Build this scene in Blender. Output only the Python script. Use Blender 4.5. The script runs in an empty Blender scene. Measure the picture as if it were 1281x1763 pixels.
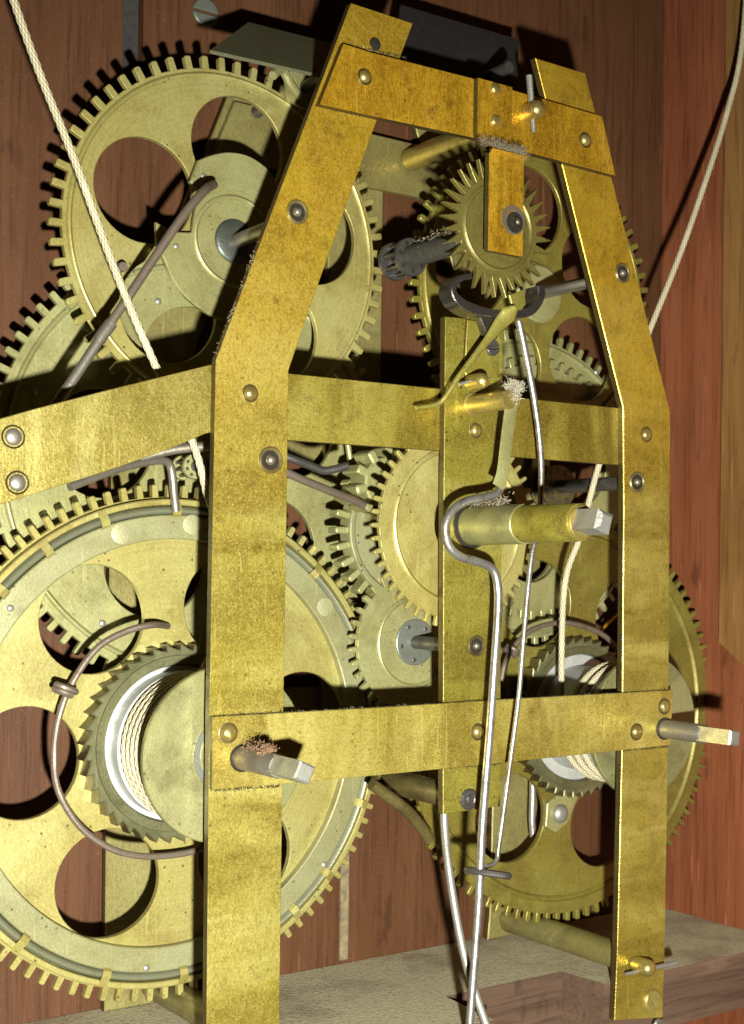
import bpy, bmesh, math, random
from mathutils import Vector, Matrix
from mathutils.geometry import tessellate_polygon
random.seed(7)
sc = bpy.context.scene
COL = sc.collection
S = 0.34          # one working unit (lens to front frame) in metres
# ------------------------------------------------------------------ camera
F, CX, CY, YAW, PIT, ROL = 2429.7, 830.4, 963.4, math.radians(37.40), math.radians(0.4655), math.radians(0.679)
fw = Vector((math.sin(YAW)*math.cos(PIT), math.cos(YAW)*math.cos(PIT), math.sin(PIT)))
r0 = Vector((math.cos(YAW), -math.sin(YAW), 0)); u0 = r0.cross(fw)
RT = r0*math.cos(ROL) + u0*math.sin(ROL); UP = u0*math.cos(ROL) - r0*math.sin(ROL)
cam = bpy.data.cameras.new('camera'); camo = bpy.data.objects.new('camera', cam); COL.objects.link(camo)
cam.sensor_fit = 'VERTICAL'; cam.sensor_height = 24; cam.lens = F/1763*24
cam.shift_x = (640.5-CX)/1763; cam.shift_y = (CY-881.5)/1763
cam.clip_start = 0.01; cam.clip_end = 20
m3 = Matrix((RT, UP, -fw)).transposed(); camo.matrix_world = m3.to_4x4()
cam.dof.use_dof = True; cam.dof.focus_distance = 1.16*S; cam.dof.aperture_fstop = 26
sc.camera = camo
# ------------------------------------------------------------------ world and flash
w = bpy.data.worlds.new('World'); sc.world = w; w.use_nodes = True
w.node_tree.nodes['Background'].inputs[0].default_value = (1.0, 0.55, 0.16, 1)
w.node_tree.nodes['Background'].inputs[1].default_value = 0.013
FLASH = RT*0.09 - UP*0.185
fl = bpy.data.lights.new('flash', 'SPOT'); flo = bpy.data.objects.new('flash', fl); COL.objects.link(flo)
fl.energy = 33; fl.shadow_soft_size = 0.006; fl.color = (1.0, 1.0, 0.95)
fl.spot_size = math.radians(100); fl.spot_blend = 1.0
flo.location = FLASH*S
aim = Vector((0.66, 1.05, -0.22)) - FLASH
flo.rotation_euler = aim.to_track_quat('-Z', 'Y').to_euler()
sc.view_settings.view_transform = 'Standard'; sc.view_settings.look = 'None'
sc.view_settings.exposure = 0; sc.view_settings.gamma = 1
# ------------------------------------------------------------------ coordinates
def P(px, py, Y):
    """point at real depth Y behind the lens (front frame = 1) read off the photo"""
    d = fw + RT*((px-CX)/F) - UP*((py-CY)/F)
    return d*(Y/d.y)
def XZ(px, py, Y):
    p = P(px, py, Y); return (p.x, p.z)
# ------------------------------------------------------------------ materials
def nd(nt, t, **k):
    n = nt.nodes.new(t)
    for a, b in k.items(): setattr(n, a, b)
    return n
def base_mat(name, rough, metal):
    m = bpy.data.materials.new(name); m.use_nodes = True; nt = m.node_tree
    b = nt.nodes['Principled BSDF']; b.inputs['Roughness'].default_value = rough; b.inputs['Metallic'].default_value = metal
    tc = nd(nt, 'ShaderNodeTexCoord'); mp = nd(nt, 'ShaderNodeMapping'); nt.links.new(tc.outputs['Object'], mp.inputs[0])
    mp.inputs['Scale'].default_value = (1/S,)*3
    oi = nd(nt, 'ShaderNodeObjectInfo'); va = nd(nt, 'ShaderNodeVectorMath', operation='SCALE'); va.inputs[3].default_value = 37
    cmb = nd(nt, 'ShaderNodeCombineXYZ')
    for i in range(3): nt.links.new(oi.outputs['Random'], cmb.inputs[i])
    nt.links.new(cmb.outputs[0], va.inputs[0])
    ad = nd(nt, 'ShaderNodeVectorMath', operation='ADD'); nt.links.new(mp.outputs[0], ad.inputs[0]); nt.links.new(va.outputs[0], ad.inputs[1])
    return m, nt, b, ad.outputs[0]
def noise(nt, vec, scale, detail=4, rough=.55, stretch=None, dist=0):
    if stretch:
        mp = nd(nt, 'ShaderNodeMapping'); nt.links.new(vec, mp.inputs[0]); mp.inputs['Scale'].default_value = stretch; vec = mp.outputs[0]
    n = nd(nt, 'ShaderNodeTexNoise'); n.inputs['Scale'].default_value = scale; n.inputs['Detail'].default_value = detail
    n.inputs['Roughness'].default_value = rough; n.inputs['Distortion'].default_value = dist
    nt.links.new(vec, n.inputs['Vector']); return n.outputs['Fac']
def ramp(nt, fac, a, b, va=0., vb=1.):
    n = nd(nt, 'ShaderNodeMapRange'); n.inputs[1].default_value = a; n.inputs[2].default_value = b
    n.inputs[3].default_value = va; n.inputs[4].default_value = vb; nt.links.new(fac, n.inputs[0]); return n.outputs[0]
def mix(nt, fac, a, b, mode='MIX'):
    n = nd(nt, 'ShaderNodeMix', data_type='RGBA', blend_type=mode)
    if isinstance(fac, (int, float)): n.inputs[0].default_value = fac
    else: nt.links.new(fac, n.inputs[0])
    for i, v in ((6, a), (7, b)):
        if isinstance(v, tuple): n.inputs[i].default_value = (*v, 1)
        else: nt.links.new(v, n.inputs[i])
    return n.outputs[2]
def mul(nt, a, b):
    n = nd(nt, 'ShaderNodeMath', operation='MULTIPLY'); nt.links.new(a, n.inputs[0])
    if isinstance(b, (int, float)): n.inputs[1].default_value = b
    else: nt.links.new(b, n.inputs[1])
    return n.outputs[0]
def bump(nt, b, h, strength, dist=0.001):
    n = nd(nt, 'ShaderNodeBump'); n.inputs['Strength'].default_value = strength; n.inputs['Distance'].default_value = dist*S
    nt.links.new(h, n.inputs['Height']); nt.links.new(n.outputs[0], b.inputs['Normal'])
def brass(name, light, mid, stain, rough=.42, metal=.55, stains=.5, pits=.5, grain=(1, 1, .12), big=7, fine=420, sp=.30, gr=.35, turned=False, amber=None, bmp=.22, spots=0., band=None):
    m, nt, b, v = base_mat(name, rough, metal)
    n1 = noise(nt, v, big, 6, .62, dist=.8)
    c = mix(nt, ramp(nt, n1, .34, .64), light, mid)
    n2 = noise(nt, v, big*2.7, 7, .62, dist=1.0)
    c = mix(nt, mul(nt, ramp(nt, n2, .50, .72), stains), c, stain)
    bnd = noise(nt, v, 13, 5, .62, {'x': (.18, 1, 1), 'z': (1, 1, .22), None: (1, 1, 1)}[band], dist=.5)
    c = mix(nt, mul(nt, ramp(nt, bnd, .50, .60), stains*(1.05 if band else .7)), c, tuple((p+q)/2 for p, q in zip(stain, mid)) if band else stain)
    if band: c = mix(nt, mul(nt, ramp(nt, bnd, .47, .36), .7), c, tuple(min(1, x*1.12+.03) for x in light))
    if amber:
        lo, hi, col, col2 = amber
        tco = nd(nt, 'ShaderNodeTexCoord'); sz = nd(nt, 'ShaderNodeSeparateXYZ'); nt.links.new(tco.outputs['Object'], sz.inputs[0])
        zz_ = nd(nt, 'ShaderNodeMath', operation='MULTIPLY_ADD'); nt.links.new(n1, zz_.inputs[0]); zz_.inputs[1].default_value = .16*S; nt.links.new(sz.outputs[2], zz_.inputs[2])
        ca = mix(nt, ramp(nt, n2, .40, .62), col, col2)
        c = mix(nt, mul(nt, ramp(nt, zz_.outputs[0], lo*S, hi*S), .9), c, ca)
    g = noise(nt, v, fine, 3, .6, grain)
    c = mix(nt, mul(nt, ramp(nt, g, .46, .70), gr), c, stain)
    g2 = noise(nt, v, 800, 2, .5)
    c = mix(nt, mul(nt, ramp(nt, g2, .50, .75), sp), c, tuple(min(1, x*1.35+.03) for x in light))  # pale specks paint the metal's sparkle into the base colour
    c = mix(nt, mul(nt, ramp(nt, g2, .46, .28), sp), c, tuple(x*.55 for x in mid))
    pv = nd(nt, 'ShaderNodeTexVoronoi'); pv.inputs['Scale'].default_value = 120; nt.links.new(v, pv.inputs['Vector'])
    pn = noise(nt, v, 22, 3)
    pm = mul(nt, ramp(nt, pv.outputs['Distance'], .17, .10), ramp(nt, pn, .48, .58))
    c = mix(nt, mul(nt, pm, pits), c, (.035, .025, .010))
    if spots:
        s1 = noise(nt, v, 48, 5, .7)
        c = mix(nt, mul(nt, ramp(nt, s1, .63, .70), spots), c, (.06, .038, .010))
        s2 = noise(nt, v, 120, 5, .7, dist=.5)
        c = mix(nt, mul(nt, mul(nt, ramp(nt, s2, .50, .62), ramp(nt, bnd, .50, .60)), spots*.9), c, stain)
    # long fine scratches
    for rot in (.5, 2.1):
        mp = nd(nt, 'ShaderNodeMapping'); nt.links.new(v, mp.inputs[0]); mp.inputs['Rotation'].default_value = (0, rot, 0); mp.inputs['Scale'].default_value = (1, 1, .07)
        sc_n = noise(nt, mp.outputs[0], 260, 1, .4)
        c = mix(nt, mul(nt, mul(nt, ramp(nt, sc_n, .70, .75), ramp(nt, n1, .40, .55)), .20), c, tuple(min(1, x*1.5+.05) for x in light))
    hh = nd(nt, 'ShaderNodeMath', operation='ADD'); nt.links.new(g, hh.inputs[0]); nt.links.new(mul(nt, g2, .7), hh.inputs[1])
    h = hh.outputs[0]
    if turned:
        tco = nd(nt, 'ShaderNodeTexCoord'); fl_ = nd(nt, 'ShaderNodeVectorMath', operation='MULTIPLY'); nt.links.new(tco.outputs['Object'], fl_.inputs[0]); fl_.inputs[1].default_value = (1, 0, 1)
        ln = nd(nt, 'ShaderNodeVectorMath', operation='LENGTH'); nt.links.new(fl_.outputs[0], ln.inputs[0])
        cb = nd(nt, 'ShaderNodeCombineXYZ'); nt.links.new(mul(nt, ln.outputs['Value'], 1/S), cb.inputs[0])
        tn = noise(nt, cb.outputs[0], 420, 2, .6)
        c = mix(nt, mul(nt, ramp(nt, tn, .50, .75), .28), c, stain)
        h2 = nd(nt, 'ShaderNodeMath', operation='MULTIPLY_ADD'); nt.links.new(tn, h2.inputs[0]); h2.inputs[1].default_value = .8; nt.links.new(h, h2.inputs[2]); h = h2.outputs[0]
    nt.links.new(c, b.inputs['Base Color'])
    nt.links.new(ramp(nt, n2, .3, .75, rough-.08, rough+.14), b.inputs['Roughness'])
    bump(nt, b, h, bmp, .0009)
    return m
def metal(name, col, dark, rough, metallic=.8, sc_=60, amt=.5):
    m, nt, b, v = base_mat(name, rough, metallic)
    n = noise(nt, v, sc_, 6, .65, dist=.5)
    c = mix(nt, mul(nt, ramp(nt, n, .46, .66), amt), col, dark)
    nt.links.new(c, b.inputs['Base Color']); nt.links.new(ramp(nt, n, .3, .7, rough-.06, rough+.15), b.inputs['Roughness'])
    bump(nt, b, noise(nt, v, 420, 3), .3, .001)
    return m
def wood(name, a, bcol, dark, rough=.6, axis='Z', spec=.16, pores=1., dust=0.):
    m, nt, b, v = base_mat(name, rough, 0)
    st = {'Z': (1, 1, .045), 'X': (.045, 1, 1)}[axis]
    n1 = noise(nt, v, 30, 5, .6, st, dist=.4); n2 = noise(nt, v, 190, 4, .7, st)
    c = mix(nt, ramp(nt, n1, .34, .66), a, bcol)
    c = mix(nt, mul(nt, ramp(nt, n2, .50, .70), .75*pores), c, dark)
    n3 = noise(nt, v, 5, 5, .6)
    c = mix(nt, mul(nt, ramp(nt, n3, .45, .7), .35), c, dark)
    nv = noise(nt, v, 520, 2, .5)
    c = mix(nt, mul(nt, ramp(nt, nv, .60, .82), .08), c, (.40, .33, .24))
    mp = nd(nt, 'ShaderNodeMapping'); nt.links.new(v, mp.inputs[0]); mp.inputs['Scale'].default_value = tuple(q if q < 1 else 1 for q in (st[0]*1.6 if st[0] < 1 else 1, 1, st[2]*1.6 if st[2] < 1 else 1)); mp.inputs['Rotation'].default_value = (0, .12, 0)
    sn = noise(nt, mp.outputs[0], 150, 1, .4)
    c = mix(nt, mul(nt, mul(nt, ramp(nt, sn, .70, .76), ramp(nt, n3, .40, .55)), .35), c, tuple(min(1, x*2.6) for x in a))
    k1 = noise(nt, v, 26, 4, .6, (1, 1, .35))
    c = mix(nt, mul(nt, ramp(nt, k1, .66, .72), .45), c, tuple(x*.5 for x in dark))
    h = n2
    if dust:
        d1 = noise(nt, v, 250, 6, .7); d2 = noise(nt, v, 8, 4, .6)
        c = mix(nt, mul(nt, ramp(nt, d2, .25, .5), dust), c, (.43, .385, .235))
        c = mix(nt, mul(nt, ramp(nt, d1, .53, .66), .7), c, (.14, .11, .06))
        h = d1
    nt.links.new(c, b.inputs['Base Color']); b.inputs['Specular IOR Level'].default_value = spec
    bump(nt, b, h, .55 if dust else .25, .0045 if dust else .0012)
    return m
def plain(name, col, rough=.8, metallic=0):
    m, nt, b, v = base_mat(name, rough, metallic)
    n = noise(nt, v, 150, 4, .6)
    nt.links.new(mix(nt, ramp(nt, n, .35, .7), col, tuple(x*.45 for x in col)), b.inputs['Base Color']); return m
def cord_mat():
    m, nt, b, v = base_mat('cord', .75, 0)
    uv = nd(nt, 'ShaderNodeUVMap'); sx = nd(nt, 'ShaderNodeSeparateXYZ'); nt.links.new(uv.outputs[0], sx.inputs[0])
    def wave(sgn):
        a = mul(nt, sx.outputs[0], 6*2*math.pi/2); q = mul(nt, sx.outputs[1], sgn*430.)
        s = nd(nt, 'ShaderNodeMath', operation='ADD'); nt.links.new(a, s.inputs[0]); nt.links.new(q, s.inputs[1])
        t = nd(nt, 'ShaderNodeMath', operation='SINE'); nt.links.new(s.outputs[0], t.inputs[0])
        u = nd(nt, 'ShaderNodeMath', operation='ABSOLUTE'); nt.links.new(t.outputs[0], u.inputs[0]); return u.outputs[0]
    h = mul(nt, wave(1), wave(-1))
    c = mix(nt, ramp(nt, h, .0, .40), (.15, .12, .055), (.40, .355, .225))
    c = mix(nt, mul(nt, ramp(nt, noise(nt, v, 30, 4), .5, .7), .5), c, (.46, .40, .26))
    nt.links.new(c, b.inputs['Base Color']); bump(nt, b, h, .4, .0025); b.inputs['Specular IOR Level'].default_value = .25
    return m
M = {}
AMB = (.46, .74, (.57, .345, .018), (.38, .21, .007))
W_ = dict(grain=(1, 1, .8), sp=.30, gr=.22, turned=True, bmp=.14, spots=.3)
FR_ = dict(sp=.50, gr=.34, spots=.42, bmp=.26)
M['frame'] = brass('brass_frame', (.49, .41, .105), (.34, .268, .040), (.125, .072, .006), .33, .65, .75, .5, grain=(.55, 1, 1), band='z', **FR_)
M['midbar'] = brass('brass_middle_bar', (.38, .315, .055), (.24, .18, .018), (.095, .052, .004), .33, .65, .9, .5, grain=(.55, 1, 1), band='z', **FR_)
M['framev'] = brass('brass_frame_upright', (.42, .355, .080), (.285, .222, .028), (.11, .066, .005), .33, .65, .7, .5, grain=(1, 1, .55), amber=AMB, band='x', **FR_)
M['frames'] = brass('brass_arm', (.40, .34, .092), (.24, .185, .025), (.095, .056, .004), .33, .65, .8, .4, grain=(1, 1, .5), band='z', **FR_)
M['amber'] = brass('brass_amber', (.56, .325, .020), (.40, .215, .008), (.16, .07, .004), .33, .6, .7, .6, grain=(1, 1, .25), band='z', sp=.5, gr=.6, spots=.5, bmp=.3)
M['strip'] = brass('brass_strip', (.25, .22, .034), (.185, .15, .015), (.07, .046, .005), .36, .55, .7, .8, grain=(1, 1, .5), band='x', **FR_)
M['wheel'] = brass('brass_wheel', (.315, .288, .100), (.262, .222, .058), (.13, .088, .014), .40, .45, .5, .8, **W_)
M['wheelg'] = brass('brass_wheel_greenish', (.278, .272, .118), (.228, .215, .078), (.125, .105, .033), .40, .45, .45, .6, **W_)
M['wheelr'] = brass('brass_wheel_aged', (.20, .18, .034), (.155, .125, .018), (.085, .055, .009), .40, .45, .6, .6, **W_)
M['escape'] = brass('brass_escape', (.165, .14, .034), (.12, .095, .018), (.05, .034, .006), .38, .5, .6, .6, **W_)
M['ring'] = brass('brass_ring_plate', (.235, .232, .118), (.20, .19, .082), (.15, .135, .05), .42, .40, .45, .8, **W_)
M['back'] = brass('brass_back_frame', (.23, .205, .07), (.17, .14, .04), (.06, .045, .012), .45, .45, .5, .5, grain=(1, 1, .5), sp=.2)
M['shiny'] = brass('brass_bright', (.56, .46, .15), (.44, .34, .09), (.20, .13, .03), .26, .85, .3, .2, grain=(1, 1, .8), sp=.1, gr=.15)
M['dirtybrass'] = brass('brass_dirty', (.16, .13, .045), (.10, .075, .022), (.03, .022, .007), .36, .5, .8, .9, grain=(1, 1, .8))
M['ratchet'] = brass('brass_ratchet', (.17, .165, .082), (.12, .115, .050), (.05, .05, .020), .34, .6, .5, .4, **W_)
M['drum'] = brass('brass_drum', (.255, .25, .11), (.20, .19, .07), (.10, .085, .03), .38, .5, .7, .6, **W_)
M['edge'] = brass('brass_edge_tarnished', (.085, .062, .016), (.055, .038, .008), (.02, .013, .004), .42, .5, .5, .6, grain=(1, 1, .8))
M['springw'] = metal('rim_spring', (.23, .235, .145), (.13, .13, .07), .36, .6)
M['spot'] = metal('solder', (.30, .29, .15), (.20, .19, .10), .42, .5, 120, .7)
M['steel'] = metal('steel', (.22, .20, .155), (.075, .055, .036), .42, .75)
M['steeld'] = metal('steel_dark', (.10, .092, .08), (.03, .025, .02), .35, .75)
M['steelb'] = metal('steel_bright', (.34, .335, .30), (.11, .085, .05), .33, .85, 55, .8)
M['steelg'] = metal('steel_grey', (.29, .285, .24), (.12, .105, .07), .40, .7, 40, .5)
M['patina'] = metal('steel_blue_grey', (.125, .135, .105), (.06, .06, .038), .42, .5)
M['alu'] = metal('silver_disc', (.42, .43, .39), (.24, .24, .20), .40, .5, 30, .6)
M['rust'] = metal('rusty_steel', (.135, .105, .075), (.055, .033, .018), .45, .5)
M['oil'] = metal('oily_black', (.035, .03, .022), (.01, .008, .006), .16, .4)
M['cord'] = cord_mat()
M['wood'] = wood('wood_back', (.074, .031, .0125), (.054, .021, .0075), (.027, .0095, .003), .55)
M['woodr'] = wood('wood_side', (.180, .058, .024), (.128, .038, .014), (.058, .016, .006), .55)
M['trim'] = wood('wood_trim', (.18, .092, .028), (.128, .060, .016), (.06, .026, .007), .6)
M['board'] = wood('wood_board', (.20, .125, .085), (.16, .095, .06), (.08, .045, .028), .8, 'X', .15, .8, dust=1.0)
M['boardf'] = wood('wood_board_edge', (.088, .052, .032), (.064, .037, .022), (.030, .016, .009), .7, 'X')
M['slot'] = plain('slot_dark', (.02, .017, .014)); M['batten'] = plain('batten', (.16, .125, .06))
M['fly'] = brass('fly_vane', (.115, .115, .06), (.085, .085, .042), (.045, .045, .02), .5, .4, .4, .5, grain=(1, 1, 1), sp=.1, gr=.15)
M['flyd'] = plain('fly_dark', (.016, .013, .011), .7, .1)
M['dust'] = plain('dust', (.20, .165, .10)); M['dusty'] = plain('dusty_steel', (.05, .045, .033), .7, .3); M['hubd'] = metal('hub_dark', (.055, .062, .048), (.018, .018, .012), .38, .5)
M['anchor'] = metal('anchor_steel', (.26, .245, .22), (.06, .045, .035), .22, .95, 60, .7)
M['thread'] = plain('thread', (.42, .38, .26)); M['debris'] = plain('debris', (.20, .115, .055))
# ------------------------------------------------------------------ mesh builder
def area(l): return .5*sum(l[i][0]*l[(i+1) % len(l)][1]-l[(i+1) % len(l)][0]*l[i][1] for i in range(len(l)))
class MB:
    def __init__(s): s.v = []; s.f = []; s.uv = {}
    def plate(s, outer, y0, y1, b=.0009, holes=()):
        """flat plate in XZ between depth y0 (front) and y1, front edges eased by b"""
        loops = [list(outer) if area(outer) > 0 else list(outer)[::-1]]
        for h in holes: loops.append(list(h) if area(h) < 0 else list(h)[::-1])
        front = []; starts = []
        for l in loops:
            n = len(l); a = []
            for i in range(n):
                p0, p1, p2 = Vector(l[i-1]), Vector(l[i]), Vector(l[(i+1) % n])
                e1 = (p1-p0).normalized() if (p1-p0).length > 1e-9 else Vector((1, 0)); e2 = (p2-p1).normalized() if (p2-p1).length > 1e-9 else e1
                n1 = Vector((-e1.y, e1.x)); n2 = Vector((-e2.y, e2.x)); nn = n1+n2
                nn = nn/max(.35, nn.length_squared/2) if nn.length > 1e-6 else n1
                a.append(p1+nn*b)
            k = len(s.v); starts.append((k, n)); front.append(a)
            s.v += [(q.x, y0, q.y) for q in a]; s.v += [(q[0], y0+b, q[1]) for q in l]; s.v += [(q[0], y1, q[1]) for q in l]
            for i in range(n):
                j = (i+1) % n
                s.f.append((k+i, k+j, k+n+j, k+n+i)); s.f.append((k+n+i, k+n+j, k+2*n+j, k+2*n+i))
        flat = [(st+i, st+2*n+i) for st, n in starts for i in range(n)]
        for t in tessellate_polygon([[Vector((q.x, q.y, 0)) for q in l] for l in front]):
            s.f.append(tuple(flat[i][0] for i in t)); s.f.append(tuple(flat[i][1] for i in t))
        return s
    def lathe(s, prof, cx, cz, seg=48, cap0=True, cap1=True):
        k = len(s.v); n = len(prof)
        for r, y in prof:
            for i in range(seg):
                a = 2*math.pi*i/seg; s.v.append((cx+r*math.cos(a), y, cz+r*math.sin(a)))
        for j in range(n-1):
            for i in range(seg):
                i2 = (i+1) % seg; s.f.append((k+j*seg+i, k+j*seg+i2, k+(j+1)*seg+i2, k+(j+1)*seg+i))
        if cap0: s.f.append(tuple(k+i for i in range(seg)))
        if cap1: s.f.append(tuple(k+(n-1)*seg+i for i in range(seg)))
        return s
    def tube(s, pts, rad, seg=10, uv=False, flat=None):
        pts = [Vector(p) for p in pts]; n = len(pts); k = len(s.v)
        t = [(pts[min(i+1, n-1)]-pts[max(i-1, 0)]).normalized() for i in range(n)]
        a = t[0].orthogonal().normalized() if flat is None else (Vector(flat)-t[0]*t[0].dot(Vector(flat))).normalized()
        L = 0
        for i in range(n):
            if i: L += (pts[i]-pts[i-1]).length
            a = (a-t[i]*a.dot(t[i])).normalized(); b = t[i].cross(a)
            r = rad[i] if isinstance(rad, (list, tuple)) else rad
            rx, ry = r if isinstance(r, tuple) else (r, r)
            for j in range(seg):
                q = 2*math.pi*j/seg
                s.v.append(tuple(pts[i]+a*math.cos(q)*rx+b*math.sin(q)*ry))
                if uv: s.uv[len(s.v)-1] = (j/seg, L)
        for i in range(n-1):
            for j in range(seg):
                j2 = (j+1) % seg; s.f.append((k+i*seg+j, k+i*seg+j2, k+(i+1)*seg+j2, k+(i+1)*seg+j))
        s.f.append(tuple(k+j for j in range(seg))); s.f.append(tuple(k+(n-1)*seg+j for j in range(seg)))
        return s
    def box(s, x0, x1, y0, y1, z0, z1):
        return s.plate([(x0, z0), (x1, z0), (x1, z1), (x0, z1)], y0, y1, .0006)
    def hexa(s, c):
        k = len(s.v); s.v += [tuple(p) for p in c]
        for f in ((0, 1, 2, 3), (4, 5, 6, 7), (0, 1, 5, 4), (1, 2, 6, 5), (2, 3, 7, 6), (3, 0, 4, 7)): s.f.append(tuple(k+i for i in f))
        return s
    def build(s, name, mat, parent=None, origin=None, label=None, smooth=34, edge=None):
        o_ = Vector(parent['_o']) if parent and '_o' in parent else Vector(origin or (0, 0, 0))
        if origin is not None and parent: loc = Vector(origin)-o_; o_ = Vector(origin)
        elif parent: loc = Vector((0, 0, 0))
        else: loc = o_
        me = bpy.data.meshes.new(name)
        me.from_pydata([tuple(Vector(v)-o_) for v in s.v], [], s.f)
        bm = bmesh.new(); bm.from_mesh(me); bmesh.ops.recalc_face_normals(bm, faces=bm.faces)
        if s.uv:
            ul = bm.loops.layers.uv.new('UVMap')
            for f in bm.faces:
                us = [s.uv.get(l.vert.index, (0, 0)) for l in f.loops]
                wrap = max(u[0] for u in us)-min(u[0] for u in us) > .5
                for l, u in zip(f.loops, us): l[ul].uv = (u[0]+1 if wrap and u[0] < .5 else u[0], u[1])
        bm.to_mesh(me); bm.free()
        for p in me.polygons: p.use_smooth = True
        me.set_sharp_from_angle(angle=math.radians(smooth))
        me.materials.append(M[mat])
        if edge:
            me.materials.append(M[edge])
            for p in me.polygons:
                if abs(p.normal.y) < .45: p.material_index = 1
        ob = bpy.data.objects.new(name, me); COL.objects.link(ob); ob.location = loc
        if parent: ob.parent = parent
        ob['_o'] = tuple(o_)
        if label: ob['label'] = label
        return ob
def tag(o, label, cat=None, group=None, kind=None):
    if label: o['label'] = label
    if cat: o['category'] = cat
    if group: o['group'] = group
    if kind: o['kind'] = kind
    return o
def thing(name, loc, label, cat, group=None):
    o = bpy.data.objects.new(name, None); COL.objects.link(o); o.location = loc; o.empty_display_size = .01
    o['_o'] = tuple(loc); return tag(o, label, cat, group)
def smooth_path(pts, n=8):
    pts = [Vector(p) for p in pts]; out = []
    for i in range(len(pts)-1):
        p0 = pts[i-1] if i else pts[0]*2-pts[1]; p1, p2 = pts[i], pts[i+1]; p3 = pts[i+2] if i+2 < len(pts) else pts[-1]*2-pts[-2]
        for k in range(n):
            t = k/n
            out.append(.5*((2*p1)+(p2-p0)*t+(2*p0-5*p1+4*p2-p3)*t*t+(3*p1-p0-3*p2+p3)*t**3))
    out.append(pts[-1]); return out
def circle(cx, cz, r, n=48, a0=0): return [(cx+r*math.cos(a0+2*math.pi*i/n), cz+r*math.sin(a0+2*math.pi*i/n)) for i in range(n)]
def gear_loop(cx, cz, n, rt, rr, phase, tw=.36, rw=.44, rounded=True):
    """n teeth, one centred on phase (degrees): root width share rw, tip width share tw of the pitch"""
    l = []; p = 2*math.pi/n
    for i in range(n):
        a = math.radians(phase)+i*p
        jr = random.uniform(-.0003, .0003); ja = random.uniform(-.02, .02)*p
        pts = [(-rw/2, rr), (-tw/2, rt-.0012), (-tw/2+.07, rt), (tw/2-.07, rt), (tw/2, rt-.0012), (rw/2, rr)] if rounded else [(-rw/2, rr), (-tw/2, rt), (tw/2, rt), (rw/2, rr)]
        for q, r in pts:
            if r > rr: r += jr
            l.append((cx+r*math.cos(a+ja+q*p), cz+r*math.sin(a+ja+q*p)))
        b = a+p/2; l.append((cx+rr*math.cos(b), cz+rr*math.sin(b)))
    return l
def ridge(mb, cx, cz, r0, r1, y, h, seg=120):
    n = 6; prof = [(r0+(r1-r0)*i/n, y-h*math.sin(math.pi*i/n)+.0004) for i in range(n+1)]
    return mb.lathe(prof, cx, cz, seg, False, False)
def dome(mb, cx, cz, r, y, h, seg=20, base=.0):
    prof = [(r, y+.0015), (r, y-base)]+[(r*math.cos(a), y-base-h*math.sin(a)) for a in [math.pi/2*i/6 for i in range(1, 6)]]+[(r*.02, y-base-h)]
    return mb.lathe(prof, cx, cz, seg)
def rivet(px, py, Y, rpx, parent, h=.6, mat='framev', name='rivet'):
    c = P(px, py, Y); r = rpx/1990/Y*Y
    r = rpx*c.dot(fw)/F
    mb = MB(); dome(mb, c.x, c.z, r, Y, r*h); return mb.build(name, mat, parent)
def bushing(px, py, Y, rpx, parent, dark='oil'):
    c = P(px, py, Y); r = rpx*c.dot(fw)/F
    mb = MB(); mb.lathe([(r*1.02, Y+.001), (r*1.02, Y-.0006), (r*.92, Y-.0016), (r*.80, Y-.0014), (r*.70, Y-.0002)], c.x, c.z, 32, True, False)
    b = mb.build('bushing', 'dirtybrass', parent)
    mb = MB(); mb.lathe([(r*.72, Y-.0003), (r*.36, Y-.0001)], c.x, c.z, 24, False, False); mb.build('oil_sink', dark, b)
    mb = MB(); dome(mb, c.x, c.z, r*.33, Y, r*.25, 16, .0008); mb.build('pivot', 'steel', b)
    return b
# ================================================================== SETTING
YW = 1.215; ZF = -.397; XR = 1.194
mb = MB(); sl = [XZ(213, -40, YW), XZ(248, -40, YW), XZ(246, 160, YW), XZ(211, 160, YW)]
mb.plate([(-.1, -.75), (1.21, -.75), (1.21, 1.0), (-.1, 1.0)], YW, YW+.02, .0005, [sl])
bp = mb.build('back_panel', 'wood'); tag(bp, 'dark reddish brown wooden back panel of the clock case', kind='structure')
mb = MB(); mb.plate([(sl[0][0]-.01, sl[2][1]-.02), (sl[1][0]+.01, sl[2][1]-.02), (sl[1][0]+.01, sl[0][1]+.02), (sl[0][0]-.01, sl[0][1]+.02)], YW+.012, YW+.0215, .0003)
mb.build('slot_floor', 'slot', bp)
a, b = XZ(583, 1650, YW), XZ(597, 1650, YW)
mb = MB(); mb.plate([(a[0], ZF+.004), (b[0], ZF+.004), (b[0], -.12), (a[0], -.12)], YW-.0035, YW-.0003, .0008); mb.build('batten', 'batten', bp)
# side wall (normal to -X)
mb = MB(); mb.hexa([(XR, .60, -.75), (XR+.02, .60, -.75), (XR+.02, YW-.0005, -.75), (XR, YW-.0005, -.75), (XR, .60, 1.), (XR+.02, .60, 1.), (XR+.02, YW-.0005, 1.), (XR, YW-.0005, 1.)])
sw = mb.build('side_wall', 'woodr'); tag(sw, 'red brown wooden side wall at the right of the case', kind='structure')
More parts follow.
